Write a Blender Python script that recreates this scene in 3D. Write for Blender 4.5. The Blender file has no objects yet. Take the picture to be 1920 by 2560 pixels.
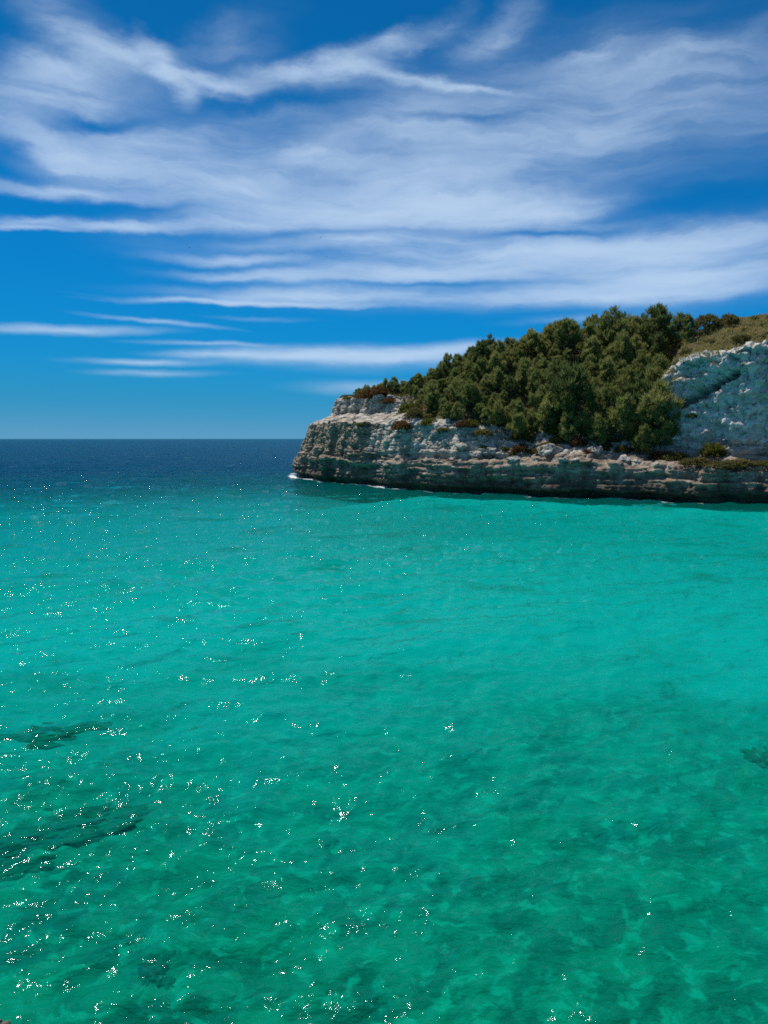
import bpy, math, random
import numpy as np
from mathutils import Vector, Matrix
from mathutils.bvhtree import BVHTree

random.seed(7); RNG = np.random.default_rng(7)
R = math.radians
scn = bpy.context.scene
COL = scn.collection

# ------------------------------------------------------------------ camera
CAM_H = 8.0; PITCH = R(5.44); FPX = 26 / 34.6 * 2560
cd = bpy.data.cameras.new('camera'); cam = bpy.data.objects.new('camera', cd); COL.objects.link(cam)
cd.sensor_fit = 'VERTICAL'; cd.sensor_height = 34.6; cd.lens = 26
cd.clip_start = 0.1; cd.clip_end = 60000
cam.location = (0, 0, CAM_H); cam.rotation_euler = (R(90) - PITCH, 0, 0)
scn.camera = cam

def ray(px, py):
    """direction of a pixel of the photograph (1920 x 2560)"""
    x = (px - 960) / FPX; y = -(py - 1280) / FPX
    c, s = math.cos(PITCH), math.sin(PITCH)
    return Vector((x, c + y * s, -s + y * c)).normalized()

def on_water(px, py, z=0.0):
    d = ray(px, py); t = (z - CAM_H) / d.z
    return Vector((0, 0, CAM_H)) + d * t

# ------------------------------------------------------------------ light
SUN_AZ, SUN_EL = R(-34), R(61)          # azimuth from +Y towards +X
sun_dir = Vector((math.sin(SUN_AZ) * math.cos(SUN_EL), math.cos(SUN_AZ) * math.cos(SUN_EL), math.sin(SUN_EL)))
ld = bpy.data.lights.new('sun', 'SUN'); ld.energy = 5.0; ld.angle = R(0.53); ld.color = (1.0, 0.95, 0.87)
sun = bpy.data.objects.new('sun', ld); COL.objects.link(sun)
sun.rotation_euler = (-sun_dir).to_track_quat('-Z', 'Y').to_euler(); sun.location = sun_dir * 300
scn.view_settings.view_transform = 'Standard'; scn.view_settings.look = 'None'
scn.view_settings.gamma = 1.0; scn.view_settings.use_curve_mapping = False
scn.view_settings.exposure = 0.0
scn.cycles.max_bounces = 8; scn.cycles.transparent_max_bounces = 10
scn.cycles.caustics_reflective = False; scn.cycles.caustics_refractive = False
scn.cycles.sample_clamp_indirect = 6.0; scn.cycles.use_adaptive_sampling = True; scn.cycles.adaptive_threshold = 0.01; scn.cycles.use_denoising = False; scn.cycles.filter_width = 1.7

# ------------------------------------------------------------------ node helper
class NT:
    def __init__(s, tree): s.t = tree; tree.nodes.clear()
    def n(s, typ, ins=None, **kw):
        nd = s.t.nodes.new(typ)
        for k, v in kw.items(): setattr(nd, k, v)
        for k, v in (ins or {}).items():
            if isinstance(v, bpy.types.NodeSocket): s.t.links.new(v, nd.inputs[k])
            else: nd.inputs[k].default_value = v
        return nd
    def math(s, op, a, b=None, c=None, clamp=False):
        nd = s.t.nodes.new('ShaderNodeMath'); nd.operation = op; nd.use_clamp = clamp
        for i, v in enumerate((a, b, c)):
            if v is None: continue
            if isinstance(v, bpy.types.NodeSocket): s.t.links.new(v, nd.inputs[i])
            else: nd.inputs[i].default_value = v
        return nd.outputs[0]
    def vmath(s, op, a, b=None):
        nd = s.t.nodes.new('ShaderNodeVectorMath'); nd.operation = op
        for i, v in enumerate((a, b)):
            if v is None: continue
            if isinstance(v, bpy.types.NodeSocket): s.t.links.new(v, nd.inputs[i])
            else: nd.inputs[i].default_value = v
        return nd.outputs[0]
    def noise(s, vec, scale, detail=4, rough=0.55, dist=0.0, color=False):
        nd = s.n('ShaderNodeTexNoise', {'Vector': vec, 'Scale': scale, 'Detail': detail, 'Roughness': rough, 'Distortion': dist})
        return nd.outputs['Color' if color else 'Fac']
    def ramp(s, fac, stops, interp='LINEAR'):
        nd = s.t.nodes.new('ShaderNodeValToRGB'); cr = nd.color_ramp; cr.interpolation = interp
        while len(cr.elements) > 1: cr.elements.remove(cr.elements[-1])
        for i, (p, c) in enumerate(stops):
            e = cr.elements[0] if i == 0 else cr.elements.new(p)
            e.position = p; e.color = (c, c, c, 1) if not hasattr(c, '__len__') else (*c, 1)
        s.t.links.new(fac, nd.inputs[0]); return nd.outputs[0]
    def mix(s, fac, a, b, blend='MIX'):
        nd = s.t.nodes.new('ShaderNodeMix'); nd.data_type = 'RGBA'; nd.blend_type = blend
        for k, v in ((0, fac), (6, a), (7, b)):
            if isinstance(v, bpy.types.NodeSocket): s.t.links.new(v, nd.inputs[k])
            else: nd.inputs[k].default_value = v if k == 0 else (*v, 1)
        return nd.outputs[2]
    def maprange(s, v, a, b, c=0.0, d=1.0, smooth=True):
        nd = s.n('ShaderNodeMapRange', {'Value': v, 'From Min': a, 'From Max': b, 'To Min': c, 'To Max': d})
        if smooth: nd.interpolation_type = 'SMOOTHSTEP'
        return nd.outputs[0]
    def scale(s, vec, sc):
        return s.vmath('MULTIPLY', vec, sc)

def new_mat(name):
    m = bpy.data.materials.new(name); m.use_nodes = True
    return m, NT(m.node_tree)

def finish(nt, surf, vol=None):
    o = nt.n('ShaderNodeOutputMaterial', {'Surface': surf})
    if vol: nt.t.links.new(vol, o.inputs['Volume'])

# ------------------------------------------------------------------ sky
world = bpy.data.worlds.new('World'); scn.world = world; world.use_nodes = True
w = NT(world.node_tree)
sky = w.n('ShaderNodeTexSky', sky_type='NISHITA', sun_disc=False, sun_elevation=SUN_EL, sun_rotation=SUN_AZ,
          altitude=1500.0, air_density=0.5, dust_density=0.0, ozone_density=3.0)
cur = w.n('ShaderNodeRGBCurve', {'Color': w.vmath('MULTIPLY', sky.outputs[0], (0.1, 0.1, 0.1))})   # tone curve of the saturated photograph
for ci, pts in enumerate([[(0, 0), (.076, .003), (.137, .004), (.23, .012), (.42, .050), (.56, .090), (1, .15)], [(0, 0), (.135, .132), (.25, .226), (.40, .284), (.62, .305), (1, .36)],
                          [(0, 0), (.29, .40), (.48, .60), (.69, .63), (.88, .55), (1, .56)]]):
    cv = cur.mapping.curves[ci]; cv.points[0].location = pts[0]; cv.points[1].location = pts[-1]
    for q_ in pts[1:-1]: cv.points.new(*q_)
cur.mapping.update()
skyc = w.vmath('MULTIPLY', cur.outputs[0], (10, 10, 10))
tc = w.n('ShaderNodeTexCoord').outputs['Generated']
sx = w.n('ShaderNodeSeparateXYZ', {'Vector': tc})
az = w.math('ARCTAN2', sx.outputs[0], sx.outputs[1]); el = w.math('ARCSINE', sx.outputs[2])
ae = w.n('ShaderNodeCombineXYZ', {'X': az, 'Y': el}).outputs[0]
# wispy warp of the coordinates, stronger high up
wn = w.noise(w.scale(ae, (3.4, 7.0, 1)), 1.5, 6, 0.58, 0.0, color=True)
wv = w.vmath('MULTIPLY', w.vmath('SUBTRACT', wn, (0.5, 0.5, 0.5)), w.n('ShaderNodeCombineXYZ', {
    'X': w.maprange(el, 0.05, 0.45, 0.07, 0.15), 'Y': w.maprange(el, 0.05, 0.45, 0.016, 0.085)}).outputs[0])
aw = w.vmath('ADD', ae, wv)
STROKES = [  # centre x, y, half width, half height (photo preview 1659 wide), tilt, strength
    # bright curl and its long tail
    (260,105,170,50,-6,.75),(345,140,110,34,-42,.75),(120,140,190,60,12,.5),(90,210,240,60,8,.62),(180,200,260,70,6,.35),(450,170,190,28,-8,.75),(620,165,220,42,4,.8),(760,150,170,50,6,.75),(880,182,200,22,-4,.8),(1010,192,150,14,-3,.6),
    (120,40,170,90,-35,.25),(480,90,220,70,15,.22),
    # left middle bank
    (60,290,170,34,-10,.6),(130,340,230,60,-14,.6),(330,310,330,60,6,.55),(300,370,330,50,-4,.8),(480,385,200,46,0,.65),(180,405,330,26,0,.9),(600,350,260,60,10,.5),(690,330,200,46,12,.35),
    # central bright band
    (820,450,620,50,0,.9),(1010,440,420,66,0,1.0),(1180,455,320,46,0,.75),(850,400,420,50,5,.45),(560,480,480,30,2,.8),(260,488,260,18,2,.8),(60,470,150,18,8,.6),(40,484,150,10,0,.6),
    # lower streaks
    (770,524,330,26,2,1.1),(1100,545,560,26,0,.6),(1420,540,480,64,0,.8),(520,560,280,16,0,.5),(880,592,640,32,0,.75),(560,600,300,16,0,.5),(720,640,560,26,0,1.1),(1300,640,520,30,0,.9),(1480,600,420,44,0,.9),(380,650,220,10,2,.6),(560,655,420,10,0,.8),
    (140,716,270,15,2,.8),(350,700,200,8,-4,.4),(560,690,170,8,0,.4),(700,772,420,24,0,.75),(960,758,330,26,4,.75),(500,768,220,12,0,.5),(320,783,220,11,0,.5),(340,806,200,11,0,.4),(450,745,220,7,0,.4),(800,838,230,24,0,.4),(1230,690,200,16,0,.35),
    (1000,560,860,130,0,.44),(1420,570,560,130,0,.46),(700,350,760,150,0,.30),(820,775,460,40,0,.5),(760,768,420,32,0,.5),
    # thin veil and puffs high up on the other side
    (1270,270,760,200,0,.38),(1400,130,520,110,0,.28),(900,300,520,130,0,.34),(1060,70,150,46,18,.42),(960,45,110,36,20,.22),(865,102,90,30,16,.42),(1290,125,100,46,0,.3),(1560,110,260,60,0,.2),
    (160,446,300,26,0,-1.2),(20,312,140,50,0,-1.0),(230,262,200,26,4,-.9),(640,222,300,28,0,-1.0),(1560,425,360,40,0,-1.4),(100,590,420,80,0,-.9),(690,60,260,60,0,-.8),(1180,500,330,14,0,-.7),(400,572,420,12,0,-.7),(950,614,420,9,0,-.5),(30,90,130,90,0,-.5),(1560,30,420,60,0,-.5),(820,690,640,18,0,-1.0),(1000,268,260,22,2,-.4),(1560,690,300,20,0,-.3)]
acc = None; neg = None
for cx, cy, hw, hh, tilt, st in STROKES:
    k = 1920 / 1659
    d = ray(cx * k, cy * k); a0 = math.atan2(d.x, d.y); e0 = math.asin(d.z)
    mp = w.n('ShaderNodeMapping', {'Vector': aw, 'Location': (a0, e0, 0), 'Rotation': (0, 0, R(tilt)),
                                   'Scale': (hw * k / FPX, hh * k / FPX, 1)}, vector_type='TEXTURE')
    g = w.n('ShaderNodeTexGradient', {'Vector': mp.outputs[0]}, gradient_type='QUADRATIC_SPHERE').outputs[1]
    if st > 0: acc = w.math('MULTIPLY', g, st * 1.7) if acc is None else w.math('MULTIPLY_ADD', g, st * 1.7, acc)
    else: neg = w.math('MULTIPLY', g, st) if neg is None else w.math('MULTIPLY_ADD', g, st, neg)
# the same kind of streaks in the rest of the sky
out_mask = w.math('MAXIMUM', w.maprange(w.math('ABSOLUTE', az), 0.5, 0.8), w.maprange(el, 0.5, 0.75))
gen = w.math('MULTIPLY', w.maprange(w.noise(w.scale(aw, (2.2, 9.0, 1)), 1.0, 5, 0.55), 0.42, 0.72), out_mask)
gen = w.math('MULTIPLY', gen, w.maprange(el, 0.02, 0.15))
acc = w.math('MULTIPLY_ADD', gen, 0.8, acc)
streak = w.noise(w.scale(aw, (2.4, 15.0, 1)), 1.6, 7, 0.55, 0.0)
rot_ = w.n('ShaderNodeMapping', {'Vector': aw, 'Rotation': (0, 0, R(14)), 'Scale': (5.0, 30.0, 1)}).outputs[0]
fibre = w.noise(rot_, 1.3, 7, 0.6, 0.0)
tex = w.math('MULTIPLY', w.maprange(streak, 0.30, 0.68, 0.42, 1.4), w.maprange(fibre, 0.28, 0.72, 0.65, 1.3))
dens = w.math('MULTIPLY', w.math('MULTIPLY', acc, w.math('EXPONENT', w.math('MULTIPLY', neg, 3.2))), tex)
alpha = w.math('SUBTRACT', 1.0, w.math('EXPONENT', w.math('MULTIPLY', dens, -1.25)))
alpha = w.math('MULTIPLY', alpha, 0.84)
col = w.mix(alpha, skyc, (5.5, 7.1, 9.1))
world.cycles.sampling_method = 'MANUAL'; world.cycles.sample_map_resolution = 256
bg = w.n('ShaderNodeBackground', {'Color': col, 'Strength': 0.10})
w.n('ShaderNodeOutputWorld', {'Surface': bg.outputs[0]})

# ------------------------------------------------------------------ numpy noise
_P = np.random.default_rng(11).permutation(512).astype(np.int64)
_G = np.random.default_rng(12).normal(size=(512, 3)); _G /= np.linalg.norm(_G, axis=1)[:, None]
def perlin(p):
    i = np.floor(p).astype(np.int64); f = p - i; u = f * f * f * (f * (f * 6 - 15) + 10); out = 0
    for dx in (0, 1):
        for dy in (0, 1):
            for dz in (0, 1):
                h = _P[(_P[(_P[(i[..., 0] + dx) & 511] + i[..., 1] + dy) & 511] + i[..., 2] + dz) & 511]
                g = _G[h]; o = f - np.array([dx, dy, dz])
                wt = (u[..., 0] if dx else 1 - u[..., 0]) * (u[..., 1] if dy else 1 - u[..., 1]) * (u[..., 2] if dz else 1 - u[..., 2])
                out = out + wt * (g * o).sum(-1)
    return out
def fbm(p, oct=4, gain=0.5):
    a, s, t = 1.0, 0, 0
    for k in range(oct):
        s = s + a * perlin(p * (2.03 ** k) + 17.3 * k); t += a; a *= gain
    return s / t * 1.6
def ridged(p, oct=4):
    a, s, t = 1.0, 0, 0
    for k in range(oct):
        s = s + a * (1 - 2.2 * np.abs(perlin(p * (2.1 ** k) + 9.1 * k))); t += a; a *= 0.5
    return s / t
def worley(p):
    i = np.floor(p).astype(np.int64); f1 = np.full(p.shape[:-1], 9.0); f2 = f1.copy(); idv = np.zeros(p.shape[:-1])
    for dx in (-1, 0, 1):
        for dy in (-1, 0, 1):
            for dz in (-1, 0, 1):
                c = i + np.array([dx, dy, dz])
                h = _P[(_P[(_P[c[..., 0] & 511] + c[..., 1]) & 511] + c[..., 2]) & 511]
                q = c + 0.5 + 0.42 * _G[h]
                d = np.linalg.norm(p - q, axis=-1)
                near = d < f1
                f2 = np.where(near, f1, np.minimum(f2, d)); idv = np.where(near, h / 511.0, idv); f1 = np.where(near, d, f1)
    return f1, f2, idv
def sstep(a, b, x):
    t = np.clip((x - a) / (b - a), 0, 1); return t * t * (3 - 2 * t)

def mesh_obj(name, verts, faces, mat, parent=None, smooth=True, attrs=None):
    verts = np.asarray(verts, dtype=np.float32).reshape(-1, 3); faces = np.asarray(faces, dtype=np.int32)
    me = bpy.data.meshes.new(name); n = faces.shape[1]
    me.vertices.add(len(verts)); me.vertices.foreach_set('co', verts.ravel())
    me.loops.add(faces.size); me.loops.foreach_set('vertex_index', faces.ravel())
    me.polygons.add(len(faces)); me.polygons.foreach_set('loop_start', np.arange(0, faces.size, n, dtype=np.int32))
    me.polygons.foreach_set('use_smooth', np.full(len(faces), smooth, dtype=bool))
    for k, v in (attrs or {}).items():
        a = me.attributes.new(k, 'FLOAT', 'POINT'); a.data.foreach_set('value', np.asarray(v, dtype=np.float32).ravel())
    me.update(calc_edges=True); me.validate()
    if mat: me.materials.append(mat)
    o = bpy.data.objects.new(name, me); COL.objects.link(o)
    if parent: o.parent = parent
    return o
def grid_faces(nr, nc):
    a = (np.arange(nr - 1)[:, None] * nc + np.arange(nc - 1)[None, :]).ravel()
    return np.stack([a, a + 1, a + nc + 1, a + nc], 1)
def tag(o, label=None, cat=None, group=None, kind=None):
    for k, v in (('label', label), ('category', cat), ('group', group), ('kind', kind)):
        if v: o[k] = v
    return o
def empty(name, loc, rz=0.0, sc=1.0):
    o = bpy.data.objects.new(name, None); COL.objects.link(o); o.location = loc; o.rotation_euler = (0, 0, rz)
    o.scale = (sc, sc, sc) if not hasattr(sc, '__len__') else sc
    o.empty_display_size = 0.3
    return o

# ================================================================== headland
# shoreline stations: photo pixel of the waterline or world xy, profile keys (inland distance, height), crest point and height
# keys: ledge_edge, ledge_back, cliff_top, slope_low, slope_mid ; then crest
def W(px, py): p = on_water(px, py); return (p.x, p.y)
ST = [
 # shore xy          ledge edge   ledge back   cliff top    slope 1      slope 2      crest xy, z
 ((88, 44),          (2.0, 4.0),  (8.0, 5.0),  (10, 20.5),  (22, 25.5),  (38, 28),    (140, 84), 29),
 ((62, 74),          (2.0, 4.0),  (8.0, 5.2),  (10, 20.5),  (22, 26),    (38, 29),    (112, 112), 30),
 (W(1920, 1262),     (1.8, 4.0),  (8.5, 5.4),  (10, 20.6),  (21, 24.8),  (36, 27.2),  (90, 130), 28),
 (W(1760, 1256),     (1.5, 4.1),  (8.5, 5.6),  (10, 20.0),  (21, 25.2),  (34, 26.8),  (84, 134), 29),
 (W(1660, 1252),     (1.6, 4.2),  (9.0, 5.8),  (10.5, 19.0),(20, 24.8),  (34, 26.9),  (79, 138), 29.6),
 (W(1600, 1249),     (1.8, 4.2),  (9.5, 6.2),  (11, 18.6),  (20, 24.6),  (34, 26.7),  (75, 141), 29.5),
 (W(1556, 1248),     (1.8, 4.3),  (10, 6.4),   (12, 17.6),  (20, 23.4),  (33, 26.5),  (73, 143), 29.5),
 (W(1530, 1247),     (1.8, 4.4),  (9.5, 6.2),  (14, 9.0),   (22, 17.5),  (33, 25.6),  (70, 145), 29.2),
 (W(1450, 1244),     (1.5, 4.6),  (5.5, 5.8),  (9.0, 8.0),  (19, 14.6),  (31, 23.0),  (60, 150), 26.8),
 (W(1370, 1241),     (1.5, 4.7),  (4.8, 5.6),  (8.0, 7.6),  (18, 14.0),  (30, 23.0),  (53, 154), 27.6),
 (W(1260, 1237),     (1.4, 4.8),  (4.2, 5.4),  (8.0, 8.0),  (16, 13.2),  (28, 22.0),  (45, 158), 26.6),
 (W(1170, 1233),     (1.2, 4.7),  (2.8, 5.2),  (6.0, 9.2),  (13, 13.2),  (24, 21.6),  (38, 162), 25.4),
 (W(1074, 1228),     (1.0, 4.6),  (2.2, 5.2),  (5.0, 10.2), (11, 13.4),  (20, 20.2),  (31, 165), 23.0),
 (W(990, 1221),      (0.8, 4.6),  (1.6, 5.2),  (3.8, 10.6), (9.5, 13.2), (17, 18.4),  (25, 167), 20.4),
 (W(924, 1214),      (0.6, 4.6),  (1.2, 5.4),  (3.2, 10.8), (9.0, 12.8), (11, 15.4),  (20, 169), 18.4),
 (W(860, 1209),      (0.5, 4.5),  (1.0, 5.4),  (2.8, 11.0), (9.5, 12.8), (11, 16.2),  (12, 172), 18.3),
 (W(800, 1202),      (0.6, 4.0),  (1.1, 5.0),  (3.0, 11.2), (9.5, 12.9), (11, 16.3),  (6, 175), 18.0),
 (W(752, 1194),      (0.8, 3.6),  (1.5, 5.0),  (3.4, 11.0), (9.0, 12.9), (10.4, 16.5),(1, 176), 17.8),
 (W(727, 1187),      (1.0, 3.2),  (2.0, 5.0),  (4.0, 10.8), (9.0, 12.8), (10.2, 16.4),(-2, 178), 17.6),
 ((-20, 186),        (1.0, 3.2),  (2.0, 5.0),  (4.0, 10.8), (8.0, 12.8), (9.6, 16.0), (0, 180), 17.6),
 ((-9, 197),         (1.0, 3.6),  (2.0, 5.0),  (4.0, 11.0), (9.0, 13.0), (12, 15.5),  (8, 176), 18.0),
 ((14, 206),         (1.0, 4.0),  (2.4, 5.0),  (5.0, 11.0), (12, 14.0),  (20, 16.5),  (24, 168), 18.8),
 ((46, 208),         (1.0, 4.0),  (2.4, 5.0),  (5.0, 12.0), (14, 16.0),  (26, 19.5),  (45, 158), 23.0),
 ((84, 200),         (1.0, 4.0),  (2.4, 5.0),  (5.0, 14.0), (16, 19.0),  (30, 23.5),  (66, 148), 28.0),
 ((126, 186),        (1.0, 4.0),  (2.4, 5.0),  (5.0, 15.0), (18, 21.0),  (32, 25.5),  (90, 130), 29),
 ((176, 160),        (1.0, 4.0),  (2.4, 5.0),  (5.0, 15.0), (18, 21.0),  (32, 25.5),  (120, 104), 30),
]
SH = np.array([s[0] for s in ST]); CR = np.array([s[6] for s in ST]); CZ = np.array([s[7] for s in ST])
seg = np.linalg.norm(np.diff(SH, axis=0), axis=1); U = np.concatenate([[0], np.cumsum(seg)])
KS = np.array([[q[0] for q in s[1:6]] for s in ST]); KZ = np.array([[q[1] for q in s[1:6]] for s in ST])
u_tip = U[18]
# column positions: dense where seen, coarser round the back
uc = np.concatenate([np.arange(0, U[2] - 2, 0.9), np.arange(U[2] - 2, U[19], 0.17), np.arange(U[19], U[-1], 1.6)])
nC = len(uc)
def cosint(x, X, Y):
    i = np.clip(np.searchsorted(X, x, side='right') - 1, 0, len(X) - 2); t = (x - X[i]) / (X[i + 1] - X[i])
    t = np.clip(t, 0, 1); tt = t * 0.45 + 0.55 * t * t * (3 - 2 * t)
    if Y.ndim > 1: tt = tt[:, None]
    return Y[i] * (1 - tt) + Y[i + 1] * tt
S2 = np.stack([np.interp(uc, U, SH[:, 0]), np.interp(uc, U, SH[:, 1])], 1)
# soften station corners
def blur(a, k=9):
    ker = np.hanning(k + 2)[1:-1]; ker /= ker.sum(); pad = np.pad(a, ((k // 2, k // 2), (0, 0)), mode='edge')
    return np.stack([np.convolve(pad[:, j], ker, 'valid') for j in range(a.shape[1])], 1)
S2 = blur(S2, 15); C2 = blur(np.stack([np.interp(uc, U, CR[:, 0]), np.interp(uc, U, CR[:, 1])], 1), 15); Cz = cosint(uc, U, CZ)
ks = cosint(uc, U, KS); kz = cosint(uc, U, KZ)
q = np.stack([uc * 0.11, np.zeros(nC) + 3.1, np.zeros(nC)], 1)
wob = fbm(q * 3, 4) * 1.5 + fbm(q * 0.9, 2) * 1.6                 # in and out wobble of the shoreline
L = np.linalg.norm(C2 - S2, axis=1); Dn = (C2 - S2) / L[:, None]
# full profile per column: (s, z) keys
keys_s = [np.full(nC, -0.5), np.full(nC, 1.2), 1.7 + 0 * uc, 1.3 + 0 * uc, -0.2 + 0 * uc, 0.15 + 0 * uc]
keys_z = [np.full(nC, -7.0), np.full(nC, -1.2), np.full(nC, 0.0), np.full(nC, 0.5), np.full(nC, 1.1), np.full(nC, 2.0)]
led_off = [fbm(q * 4 + 5 * k, 4) * 0.8 for k in range(5)]
for k in range(5):
    keys_s.append(ks[:, k] + led_off[k] * (1.0 if k < 3 else 1.6)); keys_z.append(kz[:, k] + fbm(q * 5 + 3 * k + 40, 4) * (0.9 if k < 2 else 0.8))
keys_s.append(L); keys_z.append(Cz)
keys_s = np.stack(keys_s, 1); keys_z = np.stack(keys_z, 1)
keys_s[:, 1:] = keys_s[:, 1:]
cnt = [6, 6, 4, 6, 7, 18, 26, 60, 46, 44, 44]                     # subdivisions per key segment
rows_s, rows_z, zone = [], [], []
for k, n in enumerate(cnt):
    for j in range(n):
        t = j / n
        rows_s.append(keys_s[:, k] * (1 - t) + keys_s[:, k + 1] * t); rows_z.append(keys_z[:, k] * (1 - t) + keys_z[:, k + 1] * t)
        zone.append(k + t)
rows_s.append(keys_s[:, -1]); rows_z.append(keys_z[:, -1]); zone.append(len(cnt))
PS = np.stack(rows_s, 0); PZ = np.stack(rows_z, 0); zone = np.array(zone); nR = len(zone)
# smooth the profile a little along rows in the slopes
for it in range(6):
    m = (zone > 8.15)[:, None]; a = PZ.copy(); a[1:-1] = (PZ[:-2] + 2 * PZ[1:-1] + PZ[2:]) / 4; PZ = np.where(m, a, PZ)
fade = np.clip(1 - PS / np.maximum(L, 1), 0, 1)
X = S2[:, 0] + Dn[:, 0] * (PS + wob * fade); Y = S2[:, 1] + Dn[:, 1] * (PS + wob * fade)
P = np.stack([X, Y, PZ], -1)
def normals(P):
    a = np.gradient(P, axis=0); b = np.gradient(P, axis=1); n = np.cross(b, a)
    n /= np.maximum(np.linalg.norm(n, axis=-1), 1e-6)[..., None]; return n
Nn = normals(P)
flip = np.sign((Nn[60, :, :2] * -Dn).sum(-1).mean()); Nn *= flip
steep = 1 - np.clip(Nn[..., 2], 0, 1)
zz = np.broadcast_to(zone[:, None], PZ.shape)
rock = sstep(0.30, 0.55, steep) * 0.8 + 0.2
rock = np.maximum(rock, 1 - sstep(8.0, 8.6, zz))                    # everything below the cliff rim is rock
tipm = sstep(U[12], U[14], uc)[None, :] * (1 - sstep(9.95, 10.4, zz))
rock = np.clip(np.maximum(rock, tipm), 0, 1)
wallm = np.broadcast_to((1 - sstep(U[6] - 1.0, U[6] + 1.5, uc))[None, :], PZ.shape) * 1.0   # bare wall in the shade
# displacement: bedding planes, jointed blocks, crumbly detail
Q = P.copy(); warp = fbm(P * 0.12, 4) * 2.0
zl = Q[..., 2] + warp * 0.5
bed = np.stack([Q[..., 0] * 0.05, Q[..., 1] * 0.05, zl * 1.15], -1)
b1 = fbm(bed, 3, 0.6)
bed2 = np.stack([Q[..., 0] * 0.16, Q[..., 1] * 0.16, zl * 3.4], -1); b2 = fbm(bed2, 2, 0.5)
f1, f2, idv = worley(np.stack([Q[..., 0] * 0.42, Q[..., 1] * 0.42, zl * 0.60], -1) + 0.35 * fbm(Q * 0.5, 2)[..., None])
g1, g2, gid = worley(np.stack([Q[..., 0] * 1.1, Q[..., 1] * 1.1, zl * 1.5], -1) + 0.3 * fbm(Q * 1.3 + 7, 2)[..., None])
crack = -np.exp(-((f2 - f1) / 0.10) ** 2); crack2 = -np.exp(-((g2 - g1) / 0.12) ** 2)
pits = np.clip(fbm(Q * np.array([0.5, 0.5, 0.8]) + 31, 3) - 0.28, 0, 1)
low = 1 - sstep(6.6, 7.6, zz)                                       # the layered ledge at the water
lowl = low * sstep(4.6, 5.2, zz)
d_rock = (0.55 * b1 + 0.22 * b2) * (0.5 + 0.5 * low) + lowl * (1.0 * np.tanh(4 * fbm(np.stack([Q[..., 0] * 0.03, Q[..., 1] * 0.03, zl * 0.9 + 2], -1), 2)) * 0.42 + 0.5 * np.tanh(3 * b2) * 0.4 + 1.0 * fbm(np.stack([Q[..., 0] * 0.22, Q[..., 1] * 0.22, zl * 0.14], -1), 4)) \
    + (0.55 * (idv - 0.5) + 0.30 * crack) * (1 - 0.6 * low) + 0.7 * (idv - 0.4) * np.exp(-((zz - 6.5) / 0.5) ** 2) + (0.22 * (gid - 0.5) + 0.12 * crack2) * (1 - 0.4 * low) \
    + 0.32 * fbm(Q * 0.9, 5) + 0.35 * ridged(Q * 0.35 + 3, 4) - 0.15
rim = np.exp(-((zz - 7.95) / 0.16) ** 2)
d_wall = 1.3 * fbm(Q * np.array([0.13, 0.13, 0.09]), 4) + 0.55 * ridged(Q * np.array([0.32, 0.32, 0.16]) + 5, 5) + 0.75 * fbm(Q * np.array([0.30, 0.30, 0.55]) + 61, 4) + 0.35 * np.tanh(4 * fbm(Q * np.array([0.5, 0.5, 0.9]) + 71, 3)) - 3.0 * pits \
    + 0.45 * fbm(Q * 0.9 + 2, 5) + 0.28 * crack2 + 0.30 * crack + 0.30 * (gid - 0.5) + rim * (0.9 * (idv - 0.4) + 0.5 * crack + 0.6 * fbm(Q * 0.7 + 13, 3))
ax, az_, bx_, bz_ = 41.6, 12.9, 46.4, 16.6                          # a dark slanting hollow across the wall
tt_ = np.clip(((Q[..., 0] - ax) * (bx_ - ax) + (Q[..., 2] - az_) * (bz_ - az_)) / ((bx_ - ax) ** 2 + (bz_ - az_) ** 2), 0, 1)
hd = np.hypot(Q[..., 0] - ax - tt_ * (bx_ - ax), Q[..., 2] - az_ - tt_ * (bz_ - az_)) + 0.5 * fbm(Q * 0.8 + 21, 3)
d_wall = d_wall - 3.2 * np.exp(-(np.maximum(hd - 0.1, 0) / 0.32) ** 2) - 2.0 * np.clip(fbm(Q * np.array([1.0, 1.0, 1.3]) + 51, 3) - 0.30, 0, 1)
wm = wallm * sstep(6.9, 7.4, zz)
d = np.where(wm > 0, d_rock * (1 - wm) + d_wall * wm, d_rock)
d_soil = 0.35 * fbm(Q * 0.2, 4) + 0.12 * fbm(Q * 0.9, 3)
amp = d * rock + d_soil * (1 - rock)
under = sstep(-3, -0.6, P[..., 2])
amp = amp * (0.35 + 0.65 * under)
dirn = Nn.copy(); dirn[..., 2] *= np.where(rock > .5, 0.45, 1.0)
P = P + dirn * amp[..., None]
# three parts of one body: ledge and cliffs / shaded wall / soil slope
FACES = grid_faces(nR, nC)
if flip < 0: pass
fr = rock.ravel()[FACES].mean(1); fz = zz.ravel()[FACES].mean(1); fw = wm.ravel()[FACES].mean(1)
cls = np.where(fw > 0.5, np.where(fz < 8.12, 2, 1), np.where(fz < 6.98, 0, np.where(fr > 0.6, 3, 1)))
cls = np.where((fz < 6.98), 0, cls)
fu = np.broadcast_to(uc[None, :], PZ.shape).ravel()[FACES].mean(1) + 6.0 * perlin(P.reshape(-1, 3)[FACES[:, 0]] * 0.25)
cls = np.where((cls == 3) & (fu > U[14] + 1.0) & (fz < 8.02), 4, cls)
VN = P.reshape(-1, 3)
terrain_bvh = BVHTree.FromPolygons([tuple(v) for v in VN[:: 1].tolist()], FACES.tolist())

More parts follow.
